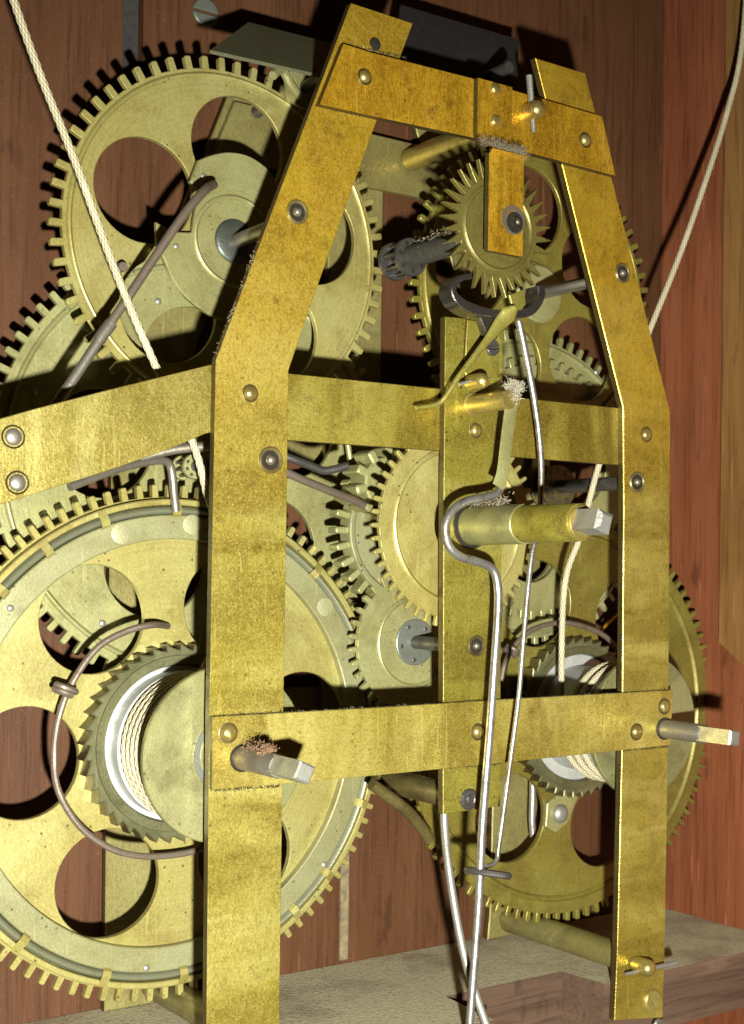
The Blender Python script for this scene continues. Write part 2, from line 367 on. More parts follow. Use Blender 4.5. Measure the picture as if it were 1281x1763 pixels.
# pale batten on the side wall
def wallpt(px, py, off=0):
    d = fw+RT*((px-CX)/F)-UP*((py-CY)/F); return d*((XR-off)/d.x)
ye = wallpt(1243, 600, .008).y; zb = wallpt(1255, 1135, .008).z
mb = MB(); n = 9
low = [(ye-.30+i*(.30)/n, zb+(.012*math.sin(i*2.3)+.010*math.cos(i*4.1)+(0 if i > n-4 else -.02))) for i in range(n+1)]
k = len(low); poly = low+[(ye, .9), (ye-.30, .9)]
mb.v += [(XR-.008, y, z) for y, z in poly]+[(XR-.0004, y, z) for y, z in poly]
mb.f.append(tuple(range(len(poly)))); mb.f.append(tuple(range(len(poly), 2*len(poly))))
for i in range(len(poly)): j = (i+1) % len(poly); mb.f.append((i, j, len(poly)+j, len(poly)+i))
t = mb.build('wall_strip', 'trim', None, (XR-.004, ye-.1, zb)); tag(t, 'pale orange wooden strip with a broken lower end on the right side wall', 'wood strip')
# seat board with the pendulum notch
def board():
    top = [(-.1, YW-.001), (-.1, 1.0085), (.60, 1.0085), (.60, .985), (.772, .985), (.778, 1.0665), (.921, 1.0665), (.927, 1.0105), (XR-.0005, 1.0105), (XR-.0005, YW-.001)]
    mb = MB(); n = len(top); th = .058; b = .0015
    c = Vector((.6, 1.1))
    mb.v += [(x, y, ZF) for x, y in top]+[(x, y, ZF-th) for x, y in top]
    mb.f.append(tuple(range(n))); return mb, n, top
mb, n, top = board()
side = MB(); side.v = list(mb.v); mb.f.append(tuple(range(n, 2*n)))
for i in range(n): j = (i+1) % n; side.f.append((i, j, n+j, n+i))
sb = mb.build('seat_board', 'board'); tag(sb, 'dusty wooden seat board under the movement', kind='structure')
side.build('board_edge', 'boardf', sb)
# back panel screw
c = P(353, 22, YW); r = 24*c.dot(fw)/F
scr = thing('wood_screw', (c.x, YW, c.z), 'large grey slotted screw head in the dark back panel at the top', 'screw')
sp = .12*r
for sgn in (1, -1):
    mb = MB(); arc = [(c.x+r*math.cos(a)*1, c.z+r*math.sin(a)) for a in [math.asin(.1)+(math.pi-2*math.asin(.1))*i/20 for i in range(21)]]
    if sgn < 0: arc = [(x, 2*c.z-z) for x, z in arc]
    mb.plate(arc, YW-.003, YW, .0012); mb.build('screw_head', 'patina', scr)
# ================================================================== FRAMES
T = .0075
post_L = [(605, 5), (372, 620), (367, 880), (361, 1230), (356, 1763), (355, 1860), (478, 1860), (481, 1763), (489, 1180), (494, 880), (497, 638), (530, 540), (637, 240), (711, 40)]
post_R = [(922, 100), (1002, 420), (1073, 702), (1074, 880), (1071, 1292), (1063, 1640), (1058, 1757), (1141, 1752), (1144.5, 1640), (1149, 1374), (1152, 1074), (1154, 710), (1082, 420), (1008, 126)]
def poly(pxs, Y): return [XZ(x, y, Y) for x, y in pxs]
FL = poly(post_L, 1.0); FR = poly(post_R, 1.0)
def rivetz(name, cx, cz, r, Y, parent, mat='framev', h=.6):
    mb = MB(); dome(mb, cx, cz, r, Y, r*h); return mb.build(name, mat, parent)
ff = thing('front_frame', (.751, 1.0, -.36), 'golden brass front frame of the movement with slanted posts and riveted bars', 'clock frame')
pl = MB().plate(FL, 1.0, 1.0+T, .0005).build('post', 'framev', ff, edge='edge')
pr = MB().plate(FR, 1.0, 1.0+T, .0005).build('post', 'framev', ff, edge='edge')
MB().plate(poly([(592, 75), (640, 90), (812, 134), (1037, 200), (1060, 302), (812, 236), (640, 199), (551, 179)], .992), .992, .9998, .0005).build('top_bar', 'amber', ff, edge='edge')
YM = 1.0+T+.0003
MB().plate(poly([(440, 637), (497, 643), (755, 669), (952, 691), (1100, 706), (1100, 803), (932, 790), (756, 775.5), (495, 757.5), (440, 752)], YM), YM, YM+T, .0005).build('middle_bar', 'midbar', ff, edge='edge')
MB().plate(poly([(380, 624), (358, 629), (180, 673), (60, 704), (-60, 738), (-60, 888), (60, 850), (200, 806), (300, 770), (352, 747), (380, 740)], YM), YM, YM+T, .0005).build('side_arm', 'frames', ff, edge='edge')
MB().plate(poly([(366, 1234), (660, 1218), (854, 1205), (1159, 1188), (1155, 1283), (840, 1316), (660, 1334), (366, 1360)], .9945), .9945, .9998, .0005).build('lower_bar', 'frame', ff, edge='edge')
st = MB().plate(poly([(767, 545), (764, 900), (763, 1402), (861, 1388), (864, 900), (866, 553)], 1.0), 1.0, 1.0+T, .0005).build('centre_strip', 'strip', ff, edge='edge')
MB().plate(poly([(805, 550), (800, 640), (806, 652), (860, 650), (862, 556)], .9965), .9965, .9998, .0008).build('adjusting_plate', 'strip', ff, edge='edge')
# T cock: flat head over the top bar, S-bend, tab
YB = .9918
h0, h1 = P(819, 133, YB-.006), P(877, 147, YB-.006); YTAB = .968
q0 = P(816, 237, YB-.006); q1 = P(876, 252, YB-.006)
t0, t1 = P(846, 262, YTAB), P(906, 272, YTAB); e0, e1 = P(845, 432, YTAB), P(905, 441, YTAB)
xa = (h0.x+q0.x+t0.x+e0.x)/4; xb = (h1.x+q1.x+t1.x+e1.x)/4
def strip_profile(path, x0, x1, th, slope=0):
    """strip of width x0..x1 bent along (y, z) path, thickness th to the back"""
    mb = MB(); pts = [Vector((y, z)) for y, z in path]; n = len(pts); nr = []
    for i in range(n):
        d = (pts[min(i+1, n-1)]-pts[max(i-1, 0)]).normalized(); nr.append(Vector((-d.y, d.x)))
    for i in range(n):
        for x in (x0, x1):
            for k in (0, 1):
                q = pts[i]+nr[i]*(th*k); mb.v.append((x, q.x, q.y))
    for i in range(n-1):
        a = i*4; b = a+4
        mb.f += [(a, a+2, b+2, b), (a+1, a+3, b+3, b+1), (a, a+1, b+1, b), (a+2, a+3, b+3, b+2)]
    mb.f += [(0, 1, 3, 2), (4*n-4, 4*n-3, 4*n-1, 4*n-2)]
    return mb
zt, zb0, ztab = h0.z, q0.z, e0.z
path = smooth_path([(YB-.0062, zt, 0), (YB-.0062, zb0+.012, 0), (YB-.0072, zb0+.003, 0), (YB-.014, zb0-.005, 0), (YTAB+.0008, zb0-.011, 0), (YTAB, zb0-.020, 0), (YTAB, ztab, 0)], 5)
ck = strip_profile([(p.x, p.y) for p in path], xa, xb, .0058).build('escape_cock', 'amber', ff, smooth=50, edge='edge')
for px, py in ((853, 153), (853, 208)): rivet(px, py, YB-.0062, 11, ck, .6, 'shiny')
c = P(886, 383, YTAB); r = 18*c.dot(fw)/F
mb = MB(); mb.lathe([(r, YTAB+.001), (r*1.02, YTAB-.0004), (r*.6, YTAB-.0012), (r*.45, YTAB-.0034), (r*.1, YTAB-.0038)], c.x, c.z, 20); mb.build('oily_pivot', 'oil', ck)
MB().lathe([(r*1.45, YTAB+.0005), (r*1.40, YTAB-.0002), (r*.9, YTAB-.0003)], c.x-.0015, c.z+.002, 24, False, False).build('rust_stain', 'rust', ck)
mb = MB(); dome(mb, c.x+.001, c.z, r*.28, YTAB-.0034, r*.2, 12); mb.build('pivot_tip', 'steel', ck)
for px, py, Y, r, p in ((628, 132, .992, 11, ff), (1008, 241, .992, 10.5, ff), (431, 677, 1.0, 12, pl), (1113, 748, 1.0, 10.5, pr), (393, 1262, .9945, 14, ff), (823, 1260, .9945, 11.5, ff), (1096, 1260, .9945, 11.5, ff), (1144, 1216, .9945, 11, ff), (819, 741, 1.0, 10.5, st)):
    rivet(px, py, Y, r, p, .7, 'shiny')
    c = P(px, py, Y); r_ = r*c.dot(fw)/F; MB().lathe([(r_*.95, Y-.0002), (r_*1.22, Y-.0003), (r_*1.34, Y+.0001)], c.x, c.z, 24, False, False).build('dirt_ring', 'edge', ff)
for px, py in ((23, 752), (30, 831)):
    rv = rivet(px, py, YM, 15, ff, .5, 'steel', 'steel_stud')
    c = P(px, py, YM); r = 17*c.dot(fw)/F
    MB().lathe([(r, YM+.0002), (r*1.15, YM-.0008), (r*1.25, YM+.0002)], c.x, c.z, 24, False, False).build('oil_ring', 'oil', rv)
for px, py, r, p in ((512, 365, 21, pl), (466, 792, 23, pl), (1072, 470, 17, pr), (1097, 830, 18, pr), (820, 1112, 18, st)): bushing(px, py, 1.0, r, p)
c = P(645, 76, 1.0); r = 11*c.dot(fw)/F
MB().lathe([(r, 1.0002), (r, .9988), (r*.5, .9984)], c.x, c.z, 20, False, True).build('screw_hole', 'oil', pl)
c = P(807, 1376, 1.0); r = 19*c.dot(fw)/F
mb = MB(); mb.lathe([(r, 1.0005), (r*.98, .9985), (r*.86, .997), (r*.55, .9968), (r*.42, .9975), (r*.3, .9970), (r*.02, .9970)], c.x, c.z, 12); mb.build('riveted_end', 'steeld', st, smooth=15)
def slotted(px, py, Y, rpx, parent, mat, ang, name='screw'):
    c = P(px, py, Y); r = rpx*c.dot(fw)/F; g = math.asin(.15); o = None
    for s_ in (0, math.pi):
        arc = [(c.x+r*math.cos(ang+s_+a), c.z+r*math.sin(ang+s_+a)) for a in [g+(math.pi-2*g)*i/16 for i in range(17)]]
        mb = MB(); mb.plate(arc, Y-.0030, Y+.0004, .0010)
        if o is None: o = mb
        else:
            k = len(o.v); o.v += mb.v; o.f += [tuple(i+k for i in f) for f in mb.f]
    o.lathe([(r*.98, Y-.0012), (.0001, Y-.0012)], c.x, c.z, 24, False, False)
    return o.build(name, mat, parent)
slotted(1122, 1722, 1.0, 18, pr, 'wheel', math.radians(-55))
slotted(847, 599, .9965, 14, st, 'steeld', math.radians(8))
slotted(1133, 1766, .999, 13, pr, 'steel', .4)
# ---- back frame: same outline one fifth deeper
YBK = 1.2
bf = thing('back_frame', (.751, YBK, -.39), 'dull olive brass back frame and pillars behind the wheels', 'clock frame')
sh = lambda l: [(x, max(z, ZF+.001)) for x, z in l]
MB().plate(sh(FL), YBK, YBK+T, .001).build('post', 'back', bf, edge='edge'); MB().plate(sh(FR), YBK, YBK+T, .001).build('post', 'back', bf, edge='edge')
zz = poly([(592, 75), (1037, 200), (1060, 302), (551, 179)], 1.0)
MB().plate([(x, z+.002) for x, z in zz], YBK-T, YBK-.0003, .001).build('top_bar', 'back', bf)
zz = poly([(372, 630), (1150, 712), (1150, 810), (372, 745)], 1.0)
MB().plate(zz, YBK+T+.0002, YBK+1.8*T, .001).build('middle_bar', 'back', bf)
zz = poly([(366, 1234), (1159, 1188), (1155, 1283), (366, 1360)], 1.0)
MB().plate(zz, YBK+T+.0002, YBK+1.8*T, .001).build('lower_bar', 'back', bf)
x0, x1 = XZ(765, 800, 1)[0], XZ(864, 800, 1)[0]; z1 = zz[0][1]
MB().plate([(x0, z1-.05), (x1, z1-.05), (x1, .40), (x0, .40)], YBK, YBK+T, .001).build('centre_strip', 'back', bf)
def pillar(x, z, r, y0, y1, mat, name='pillar'):
    mb = MB(); mb.lathe([(r*.6, y0), (r*.6, y0+.004), (r, y0+.0045), (r, y1-.006), (r*.96, y1-.004), (r*.7, y1)], x, z, 28); return mb.build(name, mat, bf)
pT = P(923, 187, .985)
pillar(.810, .418, .0115, 1.0005+T, YBK-.0001-T, 'shiny')
pillar(.957, -.377, .0135, 1.0005+T, YBK-.0001, 'back'); pillar(.546, -.377, .0135, 1.0005+T, YBK-.0001, 'back')
c = P(807, 1376, 1.0); pillar(c.x, c.z, .0115, 1.0005+T, YBK-.0001, 'dirtybrass')
# pillar ends that carry taper pins, seen in front of the plates
def pin_end(px, py, Y, rpx, lab, pin_a, pin_b, rp=.0017):
    c = P(px, py, Y); r = rpx*c.dot(fw)/F; yb = Y+.02
    mb = MB(); mb.lathe([(r, yb), (r, Y+.004), (r*.9, Y+.001), (r*.62, Y-.0015), (r*.05, Y-.0028)], c.x, c.z, 24); mb.build('pillar_end', 'shiny', bf)
    a, b = P(*pin_a, Y+.011), P(*pin_b, Y+.011)
    pn = MB().tube([a, a.lerp(b, .5), b], [rp, rp*.85, rp*.65], 10).build('taper_pin', 'steelg', None, tuple(a.lerp(b, .5))); tag(pn, lab, 'pin', 'taper pins through the pillar ends')
pin_end(930, 186, .974, 16, 'pale tapered pin standing upright in the brass pillar end on the top bar', (911, 130), (919, 228), .0031)
pin_end(1121, 1669, .978, 15, 'pale tapered pin through the pillar end near the foot of the right post', (1163, 1658), (1078, 1677), .0026)
pin_end(834, 655, .972, 14, 'short tapered pin through the small brass stud on the centre strip', (790, 662), (812, 655), .0016)
# ================================================================== WHEELS
def holes_at(cx, cz, d, r, n, a0, seg=44): return [circle(cx+d*math.cos(math.radians(a0+360/n*i)), cz+d*math.sin(math.radians(a0+360/n*i)), r, seg) for i in range(n)]
def click_wire(pts, par, knot=None, rad=.0028):
    o = MB().tube(smooth_path(pts, 8), rad, 10).build('spring_wire', 'rust', par)
    if knot is not None:
        c, d, w = knot; mb = MB(); s_ = d.normalized(); up = Vector((0, -1, 0)); v = s_.cross(up).normalized()
        for k in (0,):
            ring = [Vector(c)+v*math.cos(a)*.0085*w+up*(math.sin(a)*.0055)+s_*(.004*a/6.28-.003) for a in [2*math.pi*i/20*1.35 for i in range(21)]]
            mb.tube(ring, .0028, 8)
        mb.build('wire_knot', 'rust', o)
    return o
# ---- left great wheel
ax, az, YL = .5258, -.1490, 1.123
gw = thing('great_wheel', (ax, YL, az), 'large left brass great wheel with six round holes and clipped rim spring', 'gear wheel', 'great wheels')
lp = gear_loop(ax, az, 97, .2202, .2095, 94.9, .36, .42)
MB().plate(lp, YL, YL+.006, .0006, holes_at(ax, az, .1275, .0455, 6, 64.3)).build('wheel_disc', 'wheel', gw)
mb = MB(); rim = [(.2075, YL+.001), (.2075, YL-.0080), (.2065, YL-.0088), (.2030, YL-.0088), (.2022, YL-.0080), (.2018, YL+.001)]
mb.lathe(rim, ax, az, 160, False, False).build('rim_band', 'wheel', gw)
mb = MB(); mb.lathe([(.1938, YL+.001), (.1938, YL-.0075), (.1928, YL-.0084), (.1742, YL-.0084), (.1732, YL-.0076), (.1732, YL+.001)], ax, az, 160, False, False).build('ring_plate', 'ring', gw)
mb = MB(); ridge(mb, ax, az, .1943, .2014, YL-.0050, .0055, 160).build('rim_spring', 'springw', gw)
clips = [(76, 938), (178, 888), (305, 872), (4, 1018), (37, 1625), (180, 1690), (317, 1687), (547, 982), (568, 1508), (515, 1578), (637, 1388)]
for px, py in clips:
    q = XZ(px, py, YL-.011); a = math.atan2(q[1]-az, q[0]-ax); d = random.uniform(-.004, .004)
    er = Vector((math.cos(a), 0, math.sin(a))); et = Vector((-math.sin(a+d), 0, math.cos(a+d))); o = Vector((ax, 0, az)); hw = .0037
    mb = MB(); pr_ = [(.2068, YL-.0090), (.2030, YL-.0108), (.1985, YL-.0124), (.1940, YL-.0112), (.1920, YL-.0088)]
    for r_, y in pr_:
        for k in (-1, 1):
            for t_ in (0, .0014): mb.v.append(tuple(o+er*r_+et*(hw*k)+Vector((0, y+t_, 0))))
    n = len(pr_)
    for i in range(n-1):
        a_ = i*4; b_ = a_+4; mb.f += [(a_, a_+2, b_+2, b_), (a_+1, a_+3, b_+3, b_+1), (a_, a_+1, b_+1, b_), (a_+2, a_+3, b_+3, b_+2)]
    mb.f += [(0, 1, 3, 2), (4*n-4, 4*n-3, 4*n-1, 4*n-2)]
    mb.build('clip', 'wheel', gw)
for px, py in ((18, 1047), (252, 1667), (558, 1489)):
    c = P(px, py, YL-.0084); mb = MB(); dome(mb, c.x, c.z, .0030, YL-.0084, .0018, 14); mb.build('rivet', 'steelg', gw)
for px, py in ((209, 919), (331, 903), (560, 1045)):
    c = P(px, py, YL-.0084); mb = MB(); mb.lathe([(.0085, YL-.00842), (.0078, YL-.0086), (.0001, YL-.0087)], c.x, c.z, 26, False, False); mb.build('solder_spot', 'spot', gw)
W = [(289, 1078), (262, 1076), (215, 1088), (165, 1118), (122, 1180), (100, 1240), (93, 1300), (100, 1360), (135, 1420), (185, 1458), (235, 1473), (290, 1473), (345, 1462), (380, 1440)]
kp = P(112, 1189, 1.098); kd = P(104, 1220, 1.098)-P(122, 1160, 1.098)
click_wire([P(x, y, 1.105 if i else 1.118) for i, (x, y) in enumerate(W)], gw, (kp, kd, 1.0))
def ratchet_loop(cx, cz, n, rt, rr, phase, sgn):
    l = []; p = 2*math.pi/n
    for i in range(n):
        a = math.radians(phase)+i*p
        pts = [(0, rt), (.10, rr), (.45, rr+(rt-rr)*.25)] if sgn > 0 else [(0, rt), (-.10, rr), (-.45, rr+(rt-rr)*.25)]
        if sgn > 0: l += [(cx+r*math.cos(a+q*p), cz+r*math.sin(a+q*p)) for q, r in [(0, rt), (.07, rr), (.5, rr+(rt-rr)*.30)]]
        else: l += [(cx+r*math.cos(a+q*p), cz+r*math.sin(a+q*p)) for q, r in [(-.5, rr+(rt-rr)*.30), (-.07, rr), (0, rt)]]
    return l
def winding_drum(ax, az, Y, label, sgn, tip, yend, lab_cord, cord_path, wraps, ph, sqrot, ys, bmat, pit):
    d = thing('winding_drum', (ax, Y, az), label, 'clock drum', 'winding drums')
    MB().plate(ratchet_loop(ax, az, 41, .0848, .0790, ph, sgn), Y-.0165, Y-.0008, .0010, [circle(ax, az, .0664, 80)]).build('ratchet_wheel', 'ratchet', d, edge='edge')
    MB().lathe([(.0752, Y-.0160), (.0745, Y-.0178), (.0675, Y-.0178), (.0668, Y-.0160)], ax, az, 96, False, False).build('ratchet_rib', 'ratchet', d)
    MB().lathe([(.0663, Y-.004), (.0663, Y-.0110), (.0655, Y-.0118), (.0500, Y-.0116)], ax, az, 96, False, False).build('drum_flange', 'alu', d)
    if bmat != 'alu': MB().lathe([(.0618, Y-.0105), (.0618, ys+.0046), (.0540, ys+.0040)], ax, az, 96, False, False).build('drum_collar', 'alu', d)
    MB().lathe([(.0545, Y-.010), (.0545, 1.026)], ax, az, 64, False, False).build('barrel', bmat, d)
    MB().lathe([(.0700, 1.0275), (.0712, 1.0265), (.0712, 1.0225), (.0702, 1.0215), (.030, 1.0213), (.0290, 1.0205), (.024, 1.0203), (.023, 1.0195), (.002, 1.0195)], ax, az, 96).build('end_plate', 'drum', d)
    MB().lathe([(.0292, 1.0211), (.0290, 1.0200), (.0245, 1.0198), (.0242, 1.0206)], ax, az, 48, False, False).build('hub_collar', 'patina', d)
    # arbor: round then square
    r = .0092; y1 = yend+.040
    MB().lathe([(r, 1.02), (r, y1), (r*.93, y1-.001)], ax, az, 32).build('arbor', 'steel', d)
    mb = MB(); q = [(ax+r*1.08*math.cos(sqrot+k*math.pi/2), az+r*1.08*math.sin(sqrot+k*math.pi/2)) for k in range(4)]
    mb.plate(q, yend, y1+.002, .0015).build('square_end', 'steelg', d)
    mb = MB(); mb.lathe([(r*1.22, .9942), (r*1.18, .9930), (r*1.0, .9935)], ax, az, 32, False, False).build('oil_ring', 'oil', d)
    # cord: helix on the barrel then up
    pts = []; rc = .0590
    n = int(wraps*40); pitch = pit
    for i in range(n+1):
        a = math.radians(cord_path[0])+sgn*2*math.pi*i/40
        pts.append(Vector((ax+rc*math.cos(a), ys-pitch*i/40, az+rc*math.sin(a))))
    pts = pts[::-1] if cord_path[2] else pts
    run = smooth_path([pts[-1]]+[Vector(p) for p in cord_path[1]], 8)[1:]
    cd = MB().tube(pts+run, .0031, 12, True).build('cord', 'cord', None, (ax, Y-.05, az)); tag(cd, lab_cord, 'cord', 'winding cords')
    return d
winding_drum(ax, az, YL, 'left winding drum with ratchet wheel and squared winding arbor', 1, None, .8975,
    'white braided cord running up the left of the case from the left drum',
    (35, [P(400, 1040, 1.07), P(356, 850, 1.055), P(330, 758, 1.05), P(268, 630, 1.05), P(200, 470, 1.05), P(130, 280, 1.05), P(66, 120, 1.05), P(10, -40, 1.05), P(-40, -200, 1.05)], False), 6.4, 2.0, math.radians(20), YL-.0345, 'dirtybrass', .0086)  # dark barrel colour paints the shadow in the gaps between cord turns
# ---- right great wheel
bx, bz, YR = .9885, -.1530, 1.135
gr = thing('great_wheel', (bx, YR, bz), 'large right brass great wheel with a ridge near its rim behind the right post', 'gear wheel', 'great wheels')
mb = MB().plate(gear_loop(bx, bz, 96, .2180, .2082, -82.5, .36, .42), YR, YR+.006, .0006, holes_at(bx, bz, .1288, .0455, 6, -128.4))
ridge(mb, bx, bz, .1885, .1960, YR, .0035, 140); mb.build('wheel_disc', 'wheelr', gr)
kp = P(880, 1122, 1.10)
click_wire([P(x, y, 1.105) for x, y in ((862, 1180), (868, 1148), (882, 1118), (915, 1085), (965, 1072), (1010, 1080), (1045, 1098), (1068, 1125))], gr, (kp, P(870, 1150, 1.1)-P(890, 1105, 1.1), .8))
c = P(960, 1400, YR-.004)
ck = MB().plate([(c.x-.016, c.z+.012), (c.x-.018, c.z-.012), (c.x-.004, c.z-.020), (c.x+.012, c.z-.012), (c.x+.030, c.z+.022), (c.x+.046, c.z+.048), (c.x+.040, c.z+.054), (c.x+.012, c.z+.026)], YR-.0065, YR-.0004, .001).build('click', 'wheelg', gr)
mb = MB(); dome(mb, c.x, c.z, .0098, YR-.0065, .0060, 24, .002); mb.build('click_screw', 'steelg', ck)
winding_drum(bx, bz, YR, 'right winding drum with ratchet wheel and squared winding arbor', -1, None, .9015,
    'white braided cord hanging in the right of the case from the right drum',
    (0, [(bx-.0592, 1.082, bz+.03), P(972, 1010, 1.065), P(1000, 920, 1.05), P(1030, 805, 1.05), P(1075, 680, 1.05), P(1120, 565, 1.05), P(1170, 440, 1.05), P(1212, 320, 1.05), P(1250, 200, 1.05), P(1276, 90, 1.05), P(1290, -80, 1.05)], False), 2.5, 0, math.radians(38), 1.0480, 'alu', -.0135)
# ---- upper left strike wheel
ux, uz, YU = .5738, .2856, 1.122
uw = thing('cam_gear', (ux, YU, uz), 'upper left brass wheel with square teeth and stepped cam plate', 'gear wheel')
mb = MB().plate(gear_loop(ux, uz, 61, .1622, .1512, 99.5, .36, .40), YU, YU+.0055, .0006, holes_at(ux, uz, .0868, .0448, 5, 13.4))
ridge(mb, ux, uz, .1425, .1485, YU, .0030, 140); mb.build('wheel_disc', 'wheel', uw)
YC_ = YU-.0105
camp = [(328, 312), (341, 276), (365, 267), (396, 262), (432, 270), (466, 296), (480, 330), (487, 380), (482, 440), (465, 500), (435, 540), (400, 552), (370, 546), (330, 520), (302, 488), (284, 448), (278, 437), (270, 420), (269, 382), (298, 399), (327, 400), (332, 398), (333, 380), (340, 345), (344, 331)]
camp = [(p.x, p.y) for p in smooth_path([(*q, 0) for q in camp[1:17]], 4)]+camp[17:]+camp[:1]
cp = MB().plate(poly(camp, YC_), YC_, YC_+.0045, .0008).build('cam_plate', 'wheelg', uw)
mb = MB(); ridge(mb, ux, uz, .0355, .0412, YC_, .0024, 64).build('cam_ring', 'wheelg', cp)
mb = MB(); mb.lathe([(.0205, YC_+.001), (.0188, YC_-.0012), (.0170, YC_-.0022), (.008, YC_-.0028)], ux, uz, 40, False, True).build('hub', 'hubd', uw)
mb = MB(); mb.lathe([(.0062, YC_+.002), (.0062, 1.009), (.0035, 1.002)], ux, uz, 24).build('arbor', 'steel', uw)
for px, py, Y in ((350, 303, YC_), (303, 424, YC_)):
    c = P(px, py, Y); mb = MB(); dome(mb, c.x, c.z, .0026, Y, .0016, 12); mb.build('rivet', 'steelg', cp)
c = P(202, 463, YU); mb = MB(); mb.lathe([(.0042, YU+.001), (.0042, YU-.012), (.0036, YU-.013)], c.x, c.z, 16).build('lifting_pin', 'rust', uw)
# ---- upper right wheel
vx, vz, YV = .9325, .2885, 1.13
rw_ = thing('third_wheel', (vx, YV, vz), 'upper right amber brass wheel behind the spiky escape wheel', 'gear wheel')
hc = XZ(1008, 628, YV); ha = math.degrees(math.atan2(hc[1]-vz, hc[0]-vx))
mb = MB().plate(gear_loop(vx, vz, 60, .1598, .1490, 3, .36, .40), YV, YV+.0055, .0006, holes_at(vx, vz, .0868, .0448, 5, ha))
ridge(mb, vx, vz, .1405, .1465, YV, .0030, 140); mb.build('wheel_disc', 'wheelr', rw_)
MB().lathe([(.0062, YV), (.0062, 1.009), (.0035, 1.002)], vx, vz, 24).build('arbor', 'steel', rw_)
MB().lathe([(.030, YV-.0004), (.030, YV-.003), (.028, YV-.0045), (.008, YV-.0048)], vx, vz, 48).build('hub', 'wheelg', rw_)
# ---- wheels behind
def back_wheel(cx, cz, Y, n, rt, label, ph, hd, hr, hn, ha, mat='wheelg', ridge_r=None, rivets=()):
    t = thing('intermediate_wheel', (cx, Y, cz), label, 'gear wheel')
    mb = MB().plate(gear_loop(cx, cz, n, rt, rt-.0105, ph, .36, .40), Y, Y+.0055, .0006, holes_at(cx, cz, hd, hr, hn, ha) if hn else [])
    if ridge_r: ridge(mb, cx, cz, ridge_r, ridge_r+.006, Y, .0028, 120)
    mb.build('wheel_disc', mat, t)
    for px, py in rivets:
        c = P(px, py, Y); mb = MB(); dome(mb, c.x, c.z, .0032, Y, .002, 14); mb.build('rivet', 'steelg', t)
    MB().lathe([(.007, YBK), (.007, Y-.004)], cx, cz, 20).build('arbor', 'steeld', t)
    return t
lx, lz, YLM = .5664, .0881, 1.158
lx, lz = lx*YLM/1.15, lz*YLM/1.15
back_wheel(lx, lz, YLM, 80, .2005, 'greenish brass wheel half hidden behind the left side arm', 135.4, .098, .047, 5, -46, 'wheelg', .178, ((272, 519), (176, 1073), (60, 675), (147, 565)))
t = back_wheel(.950, .088, 1.156, 68, .1690, 'greenish brass wheel seen through the holes of the upper right wheel', 45, .060, .040, 3, -98, 'wheelg', .150, ((931, 1043), (1027, 641)))
MB().plate(gear_loop(.950, .088, 60, .1390, .1300, 4, .40, .46), 1.147, 1.1525, .0006, holes_at(.950, .088, .060, .040, 3, -98)).build('inner_gear', 'wheelg', t)
# ---- centre wheel and motion work
cx_, cz_, YCE = .7495, .0402, 1.0165
cw = thing('centre_wheel', (cx_, YCE, cz_), 'round brass centre wheel behind the centre strip with a shiny ridge', 'gear wheel')
mb = MB().plate(gear_loop(cx_, cz_, 48, .0917, .0838, 136.1, .30, .42), YCE, YCE+.0045, .0006, [circle(cx_, cz_, .0255, 48)])
ridge(mb, cx_, cz_, .0655, .0720, YCE, .0032, 96); mb.build('wheel_disc', 'wheel', cw)
# hand pipe in front
hp = thing('hand_arbor', (cx_, .95, cz_), 'brass tube with square steel tip standing out of the centre strip', 'arbor')
a = P(812, 905, 1.0)
MB().lathe([(.0178, 1.02), (.0170, .925), (.0164, .9245)], a.x, a.z, 40).build('outer_pipe', 'drum', hp)
MB().lathe([(.0160, .930), (.0155, .855), (.0150, .8542)], a.x, a.z, 40).build('inner_pipe', 'strip', hp)
MB().lathe([(.0140, .8552), (.0142, .8522), (.0125, .8515), (.0118, .8530)], a.x, a.z, 40).build('pipe_lip', 'shiny', hp)
mb = MB(); rq = .0118; mb.plate([(a.x+rq*math.cos(.5+k*math.pi/2), a.z+rq*math.sin(.5+k*math.pi/2)) for k in range(4)], .8235, .857, .0035).build('square_tip', 'steelg', hp)
MB().lathe([(.0205, .9998), (.0205, .9990), (.0185, .9970), (.0180, .9960)], a.x, a.z, 40, False, False).build('oil_ring', 'oil', hp)
# ---- small wheel below
sx, sz, YS = .7575, -.0678, 1.094
sw_ = thing('minute_wheel', (sx, YS, sz), 'small pale brass wheel with grey hub left of the centre strip', 'gear wheel')
mb = MB().plate(gear_loop(sx, sz, 34, .0708, .0630, 131.8, .34, .46), YS, YS+.005, .0006)
ridge(mb, sx, sz, .0385, .0440, YS, .0030, 80); mb.build('wheel_disc', 'wheelg', sw_)
MB().lathe([(.0218, YS+.0005), (.0218, YS-.0014), (.0210, YS-.0020), (.0065, YS-.0022)], sx, sz, 40).build('hub', 'patina', sw_)
for k in range(5):
    an = math.radians(120+72*k); mb = MB(); dome(mb, sx+.0165*math.cos(an), sz+.0165*math.sin(an), .0022, YS-.0019, .0006, 12); mb.build('hub_pin', 'steeld', sw_)
MB().lathe([(.0062, YS), (.0062, 1.009)], sx, sz, 20).build('arbor', 'steeld', sw_)
# ---- broad toothed gear behind the centre wheel
gx, gz, YG = .7495, .0370, 1.098
bg = thing('broad_gear', (gx, YG, gz), 'pale broad toothed gear half hidden behind the centre wheel', 'gear wheel')
MB().plate(gear_loop(gx, gz, 30, .0772, .0640, 181, .36, .46), YG, YG+.0150, .0012).build('toothed_rim', 'wheelg', bg)
MB().lathe([(.0650, YG+.001), (.0645, YG-.003), (.0635, YG-.004), (.0600, YG-.0035), (.0570, YG+.0), (.02, YG-.0002)], gx, gz, 72, False, True).build('face', 'ring', bg)
